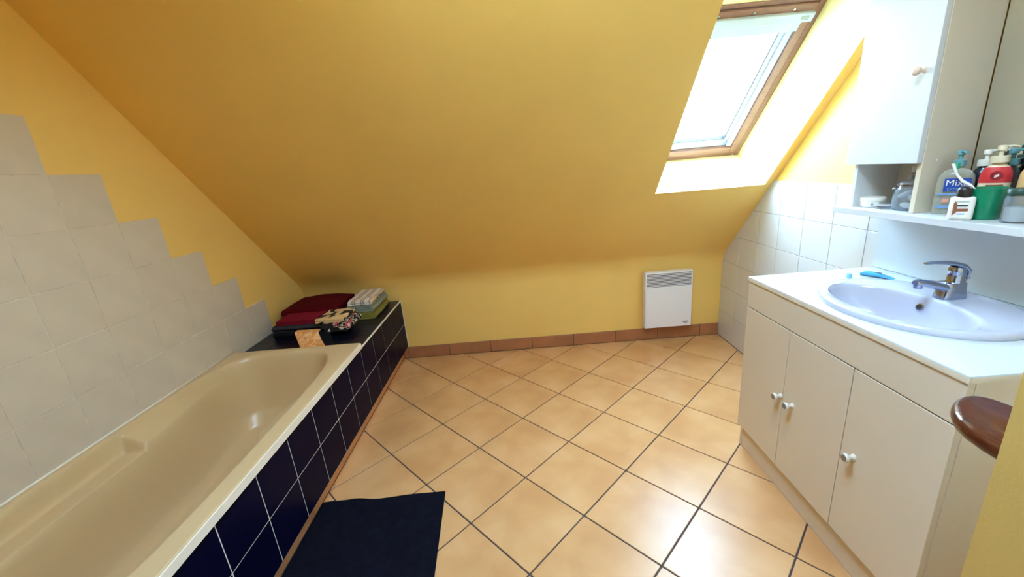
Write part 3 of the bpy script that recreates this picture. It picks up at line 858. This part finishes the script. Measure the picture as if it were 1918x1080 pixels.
# white lotion bottle with a black cap
x, y = 1.552, -1.727
o = thing('lotion_bottle', 'small white lotion bottle with black cap and brown print in front of the green tumbler', 'bottle', (x, y, Zs))
fr = px_frame(x, y, Zs, FACE + .18)
bb = BOX(-.0255, .0255, -.0155, .0155, 0, .068, bev=.008, seg=3); bb.transform(fr); obj('body', bb, WHITEP, o, smooth=True, angle=50)
lath_part('cap', [(0, .0685), (.0165, .0685), (.0165, .088), (.013, .0945), (.006, .097), (0, .097)], x, y, BLACKP, o, Zs)
lab = fbox('label', -.020, .012, -.0164, -.0152, .008, .060, fr, mat('white label', srgb(240, 238, 234), .5), o, .0002)
fbox('print_line', -.014, .010, -.0170, -.0160, .053, .055, fr, GREYP, lab, 0)
fbox('print_line', -.013, .010, -.0170, -.0160, .042, .045, fr, INK, lab, 0)
fbox('print_line', -.013, .008, -.0170, -.0160, .0385, .040, fr, GREYP, lab, 0)
fbox('print_band', -.018, .011, -.0170, -.0160, .026, .034, fr, BROWNL, lab, 0)
bb = nb(); prism(bb, [(-.020, .014), (-.011, .024), (-.013, .050), (-.017, .056), (-.020, .050)], 1, -.0171, -.016); bb.transform(fr); obj('print_figure', bb, BROWNL, lab)
fbox('print_line', -.010, .006, -.0170, -.0160, .017, .020, fr, PALEB, lab, 0)

# green tumbler with a toothbrush
x, y = 1.612, -1.7357
o = thing('tumbler', 'green translucent plastic tumbler on the shelf holding a white toothbrush', 'tumbler', (x, y, Zs))
lath_part('body', [(0, 0), (.031, 0), (.0325, .003), (.0365, .045), (.041, .0885), (.0385, .0885), (.034, .045), (.0305, .006), (0, .006)], x, y, GREENP, o, Zs, 32)
o = thing('toothbrush', 'white toothbrush with green bristles leaning out of the green tumbler', 'toothbrush', (x, y, Zs + .01))
pts = [(1.620, -1.751, SZ + .012), (1.609, -1.722, SZ + .06), (1.599, -1.694, SZ + .096), (1.592, -1.676, SZ + .108), (1.586, -1.662, SZ + .128), (1.583, -1.6545, SZ + .147), (1.581, -1.650, SZ + .160)]
bb = nb(); tube(bb, pts, [.0035, .0042, .0042, .004, .003, .004, .0045], 10); obj('handle', bb, WHITEP, o, smooth=True, angle=60)
bb = nb(); box(bb, 1.585, 1.594, -1.660, -1.649, SZ + .143, SZ + .161, bev=.001); obj('bristles', bb, plastic('green bristles', srgb(50, 165, 130), .6), o)

# dark bottle with a white pump
x, y = 1.702, -1.6314
o = thing('pump_bottle', 'dark navy pump bottle with a white pump behind the toothbrush', 'bottle', (x, y, Zs))
lath_part('body', shoulders(.030, .140, .013, .003), x, y, NAVYP, o, Zs, seg=30, sy=.8, ang_=FACE)
pump(x, y, Zs + .143, o, WHITEP, .036, FACE + .15, 1.2)
# red and cream pump bottle
x, y = 1.662, -1.701
o = thing('pump_bottle', 'cream pump bottle with a red emblem label behind the green tumbler', 'bottle', (x, y, Zs))
lath_part('body', shoulders(.033, .152, .013, .003), x, y, CREAML, o, Zs, seg=30, sy=.62, ang_=FACE)
pump(x, y, Zs + .155, o, mat('ivory pump plastic', srgb(222, 212, 186), .35), .034, FACE + .2, 1.25)
fr = px_frame(x, y, Zs, FACE)
lab = lath_part('label', [(.0336, .098), (.0336, .109), (.0312, .128), (.024, .1425), (.0236, .1423)], x, y, REDL, o, Zs, seg=30, sy=.62, ang_=FACE)
bb = nb(); lathe(bb, [(0, 0), (.0125, 0), (.0125, .001), (0, .001)], (0, 0, 0), 20, mtx=fr @ Matrix.Translation((0, -.0209, .119)) @ Matrix.Rotation(PI / 2, 4, 'X')); obj('emblem', bb, DREDL, lab)
bb = nb(); prism(bb, [(-.004, .112), (.005, .117), (.004, .125), (.001, .121), (-.004, .120)], 1, -.0224, -.0214); bb.transform(fr); obj('leaf_mark', bb, WHITEP, lab)
for z0, w2 in ((.090, .017), (.083, .014)):
    fbox('print_line', -w2, w2, -.0214, -.0200, z0, z0 + .003, fr, BROWNL, o, 0)
# tall dark bottle with a teal pump
x, y = 1.709, -1.692
o = thing('pump_bottle', 'dark pump bottle with a teal pump to the right of the green tumbler', 'bottle', (x, y, Zs))
lath_part('body', shoulders(.025, .140, .011, .003), x, y, NAVYP, o, Zs, seg=30, sy=.7, ang_=FACE)
pump(x, y, Zs + .143, o, TEALP, .040, FACE, 1.0)
# jar with dark green lid
x, y = 1.600, -1.8246
o = thing('jar', 'small clear jar with a dark green lid at the right end of the shelf', 'jar', (x, y, Zs))
lath_part('body', [(0, 0), (.026, 0), (.028, .003), (.028, .062), (.025, .070), (.0245, .074), (.0225, .074), (.023, .068), (.026, .060), (.026, .005), (0, .004)], x, y, GLASSJ, o, Zs)
lath_part('lid', [(0, .0745), (.0265, .0745), (.0265, .090), (.0245, .092), (0, .092)], x, y, DGREEN, o, Zs)
lath_part('contents', [(0, .005), (.024, .005), (.024, .040), (0, .042)], x, y, COTTON, o, Zs)
# peach bottle
x, y = 1.675, -1.7798
o = thing('bottle', 'peach coloured bottle behind the green lidded jar', 'bottle', (x, y, Zs))
lath_part('body', shoulders(.026, .150, .012, .003), x, y, PEACH, o, Zs, sy=.7, ang_=FACE)
lath_part('cap', [(0, .1535), (.014, .1535), (.014, .176), (.012, .178), (0, .178)], x, y, mat('sand cap', srgb(200, 184, 140), .4), o, Zs)

# in the niche: cream pot, cards, white bottle, ribbed jar
x, y = 1.618, -1.3465
o = thing('cream_pot', 'low white cream pot with a screw lid at the left of the niche', 'pot', (x, y, Zs))
lath_part('base', [(0, 0), (.036, 0), (.038, .002), (.038, .022), (0, .022)], x, y, WHITEP, o, Zs)
lath_part('lid', [(0, .0224), (.039, .0224), (.039, .034), (.037, .036), (0, .036)], x, y, WHITEP, o, Zs)
b = nb(); lathe(b, [(0, 0), (.005, 0), (.005, .0006), (0, .0006)], (0, 0, 0), 12, mtx=px_frame(x, y, Zs, FACE) @ Matrix.Translation((.004, -.0378, .011)) @ Matrix.Rotation(PI / 2, 4, 'X')); obj('emblem', b, GREYP, o)
SACH = [mat('silver sachet', srgb(176, 178, 186), .3), mat('grey sachet', srgb(120, 122, 132), .4), mat('pale sachet', srgb(206, 208, 214), .35)]
for k, (dx, dy, a_) in enumerate(((0, 0, .1), (.004, -.003, .35), (-.003, .002, -.15))):
    bb = BOX(-.030, .030, -.021, .021, 0, .004, bev=.0015); bb.transform(px_frame(1.610 + dx, -1.418 + dy, Zs + k * .0046, FACE + a_))
    tag(obj('sachet', bb, SACH[k], base=(1.61, -1.418, Zs + k * .0046)), ('silver flat sachet at the bottom of the small pile in the niche', 'grey flat sachet in the middle of the small pile in the niche', 'pale flat sachet on top of the small pile in the niche')[k], 'sachet', 'sachets in the niche')
x, y = 1.692, -1.428
o = thing('bottle', 'plain white bottle standing at the back of the niche', 'bottle', (x, y, Zs))
lath_part('body', [(0, 0), (.024, 0), (.0255, .003), (.0255, .098), (.022, .106), (0, .106)], x, y, WHITEP, o, Zs)
lath_part('cap', [(0, .1065), (.017, .1065), (.017, .142), (.0155, .144), (0, .144)], x, y, WHITEP, o, Zs)
x, y = 1.622, -1.4905
o = thing('storage_jar', 'ribbed glass storage jar with a domed metal lid in the niche', 'jar', (x, y, Zs))
b = nb(); rr = []; NR = 72
pf = [(.036, 0), (.043, .004), (.0455, .02), (.0455, .05), (.042, .068), (.036, .080), (.034, .085)]
inn = [(.032, .084), (.034, .078), (.040, .066), (.0435, .048), (.0435, .02), (.040, .006)]
for i, (r, z) in enumerate(pf + inn):
    rb = .0012 if 0 < i < 5 else 0
    rr.append([b.verts.new((x + (r + rb * math.cos(18 * 2 * PI * k / NR)) * math.cos(2 * PI * k / NR), y + (r + rb * math.cos(18 * 2 * PI * k / NR)) * math.sin(2 * PI * k / NR), Zs + z)) for k in range(NR)])
for A_, B2 in zip(rr, rr[1:]):
    for k in range(NR): b.faces.new((A_[k], A_[(k + 1) % NR], B2[(k + 1) % NR], B2[k]))
b.faces.new(rr[0]); b.faces.new(rr[-1]); bmesh.ops.recalc_face_normals(b, faces=b.faces)
obj('body', b, GLASSJ, o, smooth=True, angle=60)
lath_part('lid', [(.0345, .0855), (.039, .086), (.040, .091), (.036, .096), (.033, .100), (.024, .107), (.010, .1105), (.007, .113), (.0115, .119), (.012, .124), (.007, .129), (0, .130)], x, y, METAL, o, Zs)
bb = nb(); tube(bb, [(x - .046, y + .012, Zs + .083), (x - .050, y + .013, Zs + .074), (x - .049, y + .013, Zs + .060)], [.004, .006, .004], 10); obj('clasp', bb, METAL, o, smooth=True)
for k, (dx, dy, dz, ax, a_) in enumerate(((.0, .0, .012, 'X', .3), (.008, -.01, .034, 'Y', .9), (-.006, .006, .052, 'X', -.6))):
    bb = nb(); lathe(bb, [(0, 0), (.024, 0), (.025, .003), (.024, .006), (0, .006)], (0, 0, 0), 20, mtx=Matrix.Translation((x + dx, y + dy, Zs + dz)) @ Matrix.Rotation(a_, 4, ax)); tag(obj('cotton_pad', bb, COTTON, base=(x + dx, y + dy, Zs + dz), smooth=True, angle=40), ('white cotton pad at the bottom of the ribbed glass jar', 'white cotton pad in the middle of the ribbed glass jar', 'white cotton pad on top inside the ribbed glass jar')[k], 'cotton pad', 'cotton pads in the glass jar')

# ---------------------------------------------------------------- wooden board by the yellow wall edge
pts = [(.955, -2.4985), (.9505, -2.42), (.9515, -2.385), (.956, -2.358), (.966, -2.333), (.980, -2.312), (.998, -2.293), (1.018, -2.278), (1.040, -2.268), (1.060, -2.266), (1.076, -2.272), (1.087, -2.288), (1.093, -2.315), (1.098, -2.4985)]
b = nb(); prism(b, pts, 2, .872, .900, bev=.0125, seg=4)
tag(obj('wooden_board', b, MAHOG, base=(1.02, -2.4985, .872), smooth=True, angle=50), 'varnished dark wooden board with a rounded end jutting out past the yellow wall edge', 'board')

# ---------------------------------------------------------------- towels on the ledge
def serpentine(n, width, t, gap_=.0026, start=1, seg=8):
    """centre line of a sheet folded n layers high: points (u,v), u across, v up; folds on alternating sides"""
    pts = []; h = t + gap_
    for k in range(n):
        v = t / 2 + k * h
        right = (k % 2 == 0) if start > 0 else (k % 2 == 1)
        us = [0, .25, .5, .75, 1] if right else [1, .75, .5, .25, 0]
        m_ = h / 2
        for u_ in us: pts.append((m_ + (width - 2 * m_) * u_, v))
        if k < n - 1:
            cu = width - m_ if right else m_
            for q in range(1, seg):
                a = -PI / 2 + PI * q / seg
                pts.append((cu + (1 if right else -1) * (h / 2) * math.cos(a), v + h / 2 + (h / 2) * math.sin(a)))
    return pts
def towel(name, m, label, x0, x1, y0, y1, z, n, t, axis='y', start=1, seed=0, wob=.006, rotz=0.0, group=None, sag=0.0, taper=0.0, cat='towel'):
    """axis: the direction the folded profile is extruded along"""
    wdt = (x1 - x0) if axis == 'y' else (y1 - y0); ln = (y1 - y0) if axis == 'y' else (x1 - x0)
    cl = serpentine(n, wdt, t, start=start)
    N_ = len(cl); left, right = [], []
    for i, p in enumerate(cl):
        a_, c_ = Vector(cl[max(i - 1, 0)]), Vector(cl[min(i + 1, N_ - 1)])
        d_ = (c_ - a_).normalized(); nn = Vector((-d_.y, d_.x)) * t / 2
        left.append(Vector(p) + nn); right.append(Vector(p) - nn)
    outline = left + right[::-1]
    bb = nb(); ns = 14; rings = []
    for s in range(ns + 1):
        f = s / ns; end = min(f, 1 - f); shr = .004 * max(0, 1 - end / .05)
        ring = []
        for q in outline:
            u_, v_ = q.x, q.y
            hgt = v_ / (n * (t + .0026))
            du = wob * noise.noise((u_ * 9 + seed, f * 3, v_ * 6 + seed)) * (.3 + hgt)
            dv = wob * .8 * noise.noise((u_ * 8, f * 4 + seed, 5.1 + seed)) * hgt - sag * hgt * (abs(f - .5) * 2) ** 2
            w_ = ln * f + wob * noise.noise((seed, u_ * 7, v_ * 30)) * (1 if end < .01 else .3)
            u2 = u_ + du + taper * (u_ - wdt / 2) * hgt
            v2 = v_ + dv
            if hgt < .12: v2 = max(v2, v_)
            ring.append(bb.verts.new(((x0 + u2, y0 + w_, z + v2) if axis == 'y' else (x0 + w_, y0 + u2, z + v2))))
        rings.append(ring)
    K = len(outline)
    for A_, B2 in zip(rings, rings[1:]):
        for k in range(K): bb.faces.new((A_[k], A_[(k + 1) % K], B2[(k + 1) % K], B2[k]))
    bb.faces.new(rings[0]); bb.faces.new(rings[-1])
    bmesh.ops.recalc_face_normals(bb, faces=bb.faces)
    c = ((x0 + x1) / 2, (y0 + y1) / 2, z)
    if rotz: bmesh.ops.rotate(bb, verts=bb.verts, cent=c, matrix=Matrix.Rotation(rotz, 3, 'Z'))
    return tag(obj(name, bb, m, base=c, smooth=True, angle=60), label, cat, group)
LZ = .4862
G1, G2, G3 = 'towels in the right stack', 'towels in the front stack', 'towels in the back stack'
# right stack
towel('towel', OLIVE, 'olive green folded towel at the bottom of the right stack', -.955, -.775, -.37, -.06, LZ, 3, .014, 'y', 1, 1.3, group=G1)
towel('towel', SAGE, 'sage grey folded towel in the middle of the right stack', -.960, -.782, -.365, -.055, LZ + .0500, 3, .0135, 'y', 1, 2.7, wob=.008, group=G1)
towel('tea_towel', STRIPE, 'white tea towel with navy stripes on top of the right stack', -.965, -.795, -.36, -.05, LZ + .0985, 2, .012, 'y', 1, 3.9, wob=.018, rotz=.06, group=G1, cat='towel')
# back stack
towel('towel', BLACKT, 'black folded towel under the burgundy towel in the back stack', -1.385, -.985, -.405, -.06, LZ, 3, .0155, 'x', 1, 4.1, wob=.004, group=G3)
towel('towel', BURG, 'thick burgundy towel folded on top of the back stack', -1.385, -1.0, -.415, -.07, LZ + .0550, 3, .021, 'x', 1, 5.5, wob=.010, sag=.012, taper=-.12, group=G3)
# front stack
towel('towel', BLACKT, 'black folded cloth at the bottom of the front stack', -1.335, -.93, -.62, -.43, LZ, 3, .009, 'x', 1, 6.1, wob=.003, group=G2)
towel('towel', SLATE, 'slate grey folded towel in the front stack under the crimson one', -1.34, -1.03, -.61, -.43, LZ + .0350, 3, .0115, 'x', 1, 7.7, wob=.007, group=G2)
towel('towel', CRIM, 'crimson folded towel at the top of the front stack', -1.31, -1.06, -.605, -.44, LZ + .0775, 2, .0130, 'x', 1, 8.2, wob=.006, group=G2)
towel('towel', FLORAL, 'floral print towel folded at the right end of the front stack', -1.005, -.845, -.65, -.44, LZ + .0350, 3, .0150, 'y', 1, 9.4, wob=.012, group=G2)
towel('towel', CREAMB, 'cream and black cloth lying on top beside the crimson towel', -1.05, -.875, -.635, -.44, LZ + .0885, 2, .0090, 'y', 1, 10.4, wob=.014, group=G2)
# printed cloth hanging down towards the bath
def drape(name, m, label, P0, P1, path, t, seed):
    """cloth strip: its two upper corners P0, P1 follow the path of (dy, dz) offsets"""
    bb = nb(); nu = 18; top_, bot = [], []
    pts = []
    for (d0, z0, s0), (d1, z1, s1) in zip(path, path[1:]):
        for k in range(5): f = k / 5; pts.append((d0 + (d1 - d0) * f, z0 + (z1 - z0) * f, s0 + (s1 - s0) * f))
    pts.append(path[-1])
    for q in pts:
        r1, r2 = [], []
        for u_ in range(nu + 1):
            f = u_ / nu
            x_ = P0[0] + (P1[0] - P0[0]) * f + q[2]; y_ = P0[1] + (P1[1] - P0[1]) * f + q[0]
            z_ = q[1] + .003 * noise.noise((f * 4, q[0] * 20, seed)) + .003
            r1.append(bb.verts.new((x_, y_, z_ + t))); r2.append(bb.verts.new((x_, y_ + t * .4, z_)))
        top_.append(r1); bot.append(r2)
    for L1, fl_ in ((top_, 0), (bot, 1)):
        for A_, B2 in zip(L1, L1[1:]):
            for k in range(nu): bb.faces.new((A_[k], A_[k + 1], B2[k + 1], B2[k]))
    for a1, a2 in ((top_[0], bot[0]), (top_[-1], bot[-1]), ([r[0] for r in top_], [r[0] for r in bot]), ([r[-1] for r in top_], [r[-1] for r in bot])):
        for k in range(len(a1) - 1): bb.faces.new((a1[k], a1[k + 1], a2[k + 1], a2[k]))
    bmesh.ops.recalc_face_normals(bb, faces=bb.faces)
    return tag(obj(name, bb, m, base=(P0[0], P0[1], LZ), smooth=True, angle=60), label, 'cloth')
drape('cloth', BLACKT, 'black cloth spread under the orange printed cloth', (-1.17, -.60), (-.965, -.615), [(.0, .5185, 0), (-.035, .516, 0), (-.06, .496, .02), (-.10, LZ, .04), (-.17, LZ, .09), (-.235, LZ, .13)], .004, 1.2)
drape('cloth', ORANGE, 'orange swirl printed cloth hanging towards the bath rim', (-1.170, -.625), (-1.020, -.635), [(-.004, .5330, 0), (-.040, .5300, 0), (-.068, .508, .02), (-.112, LZ + .0115, .05), (-.17, LZ + .0095, .09), (-.225, LZ + .0095, .12)], .004, 2.2)
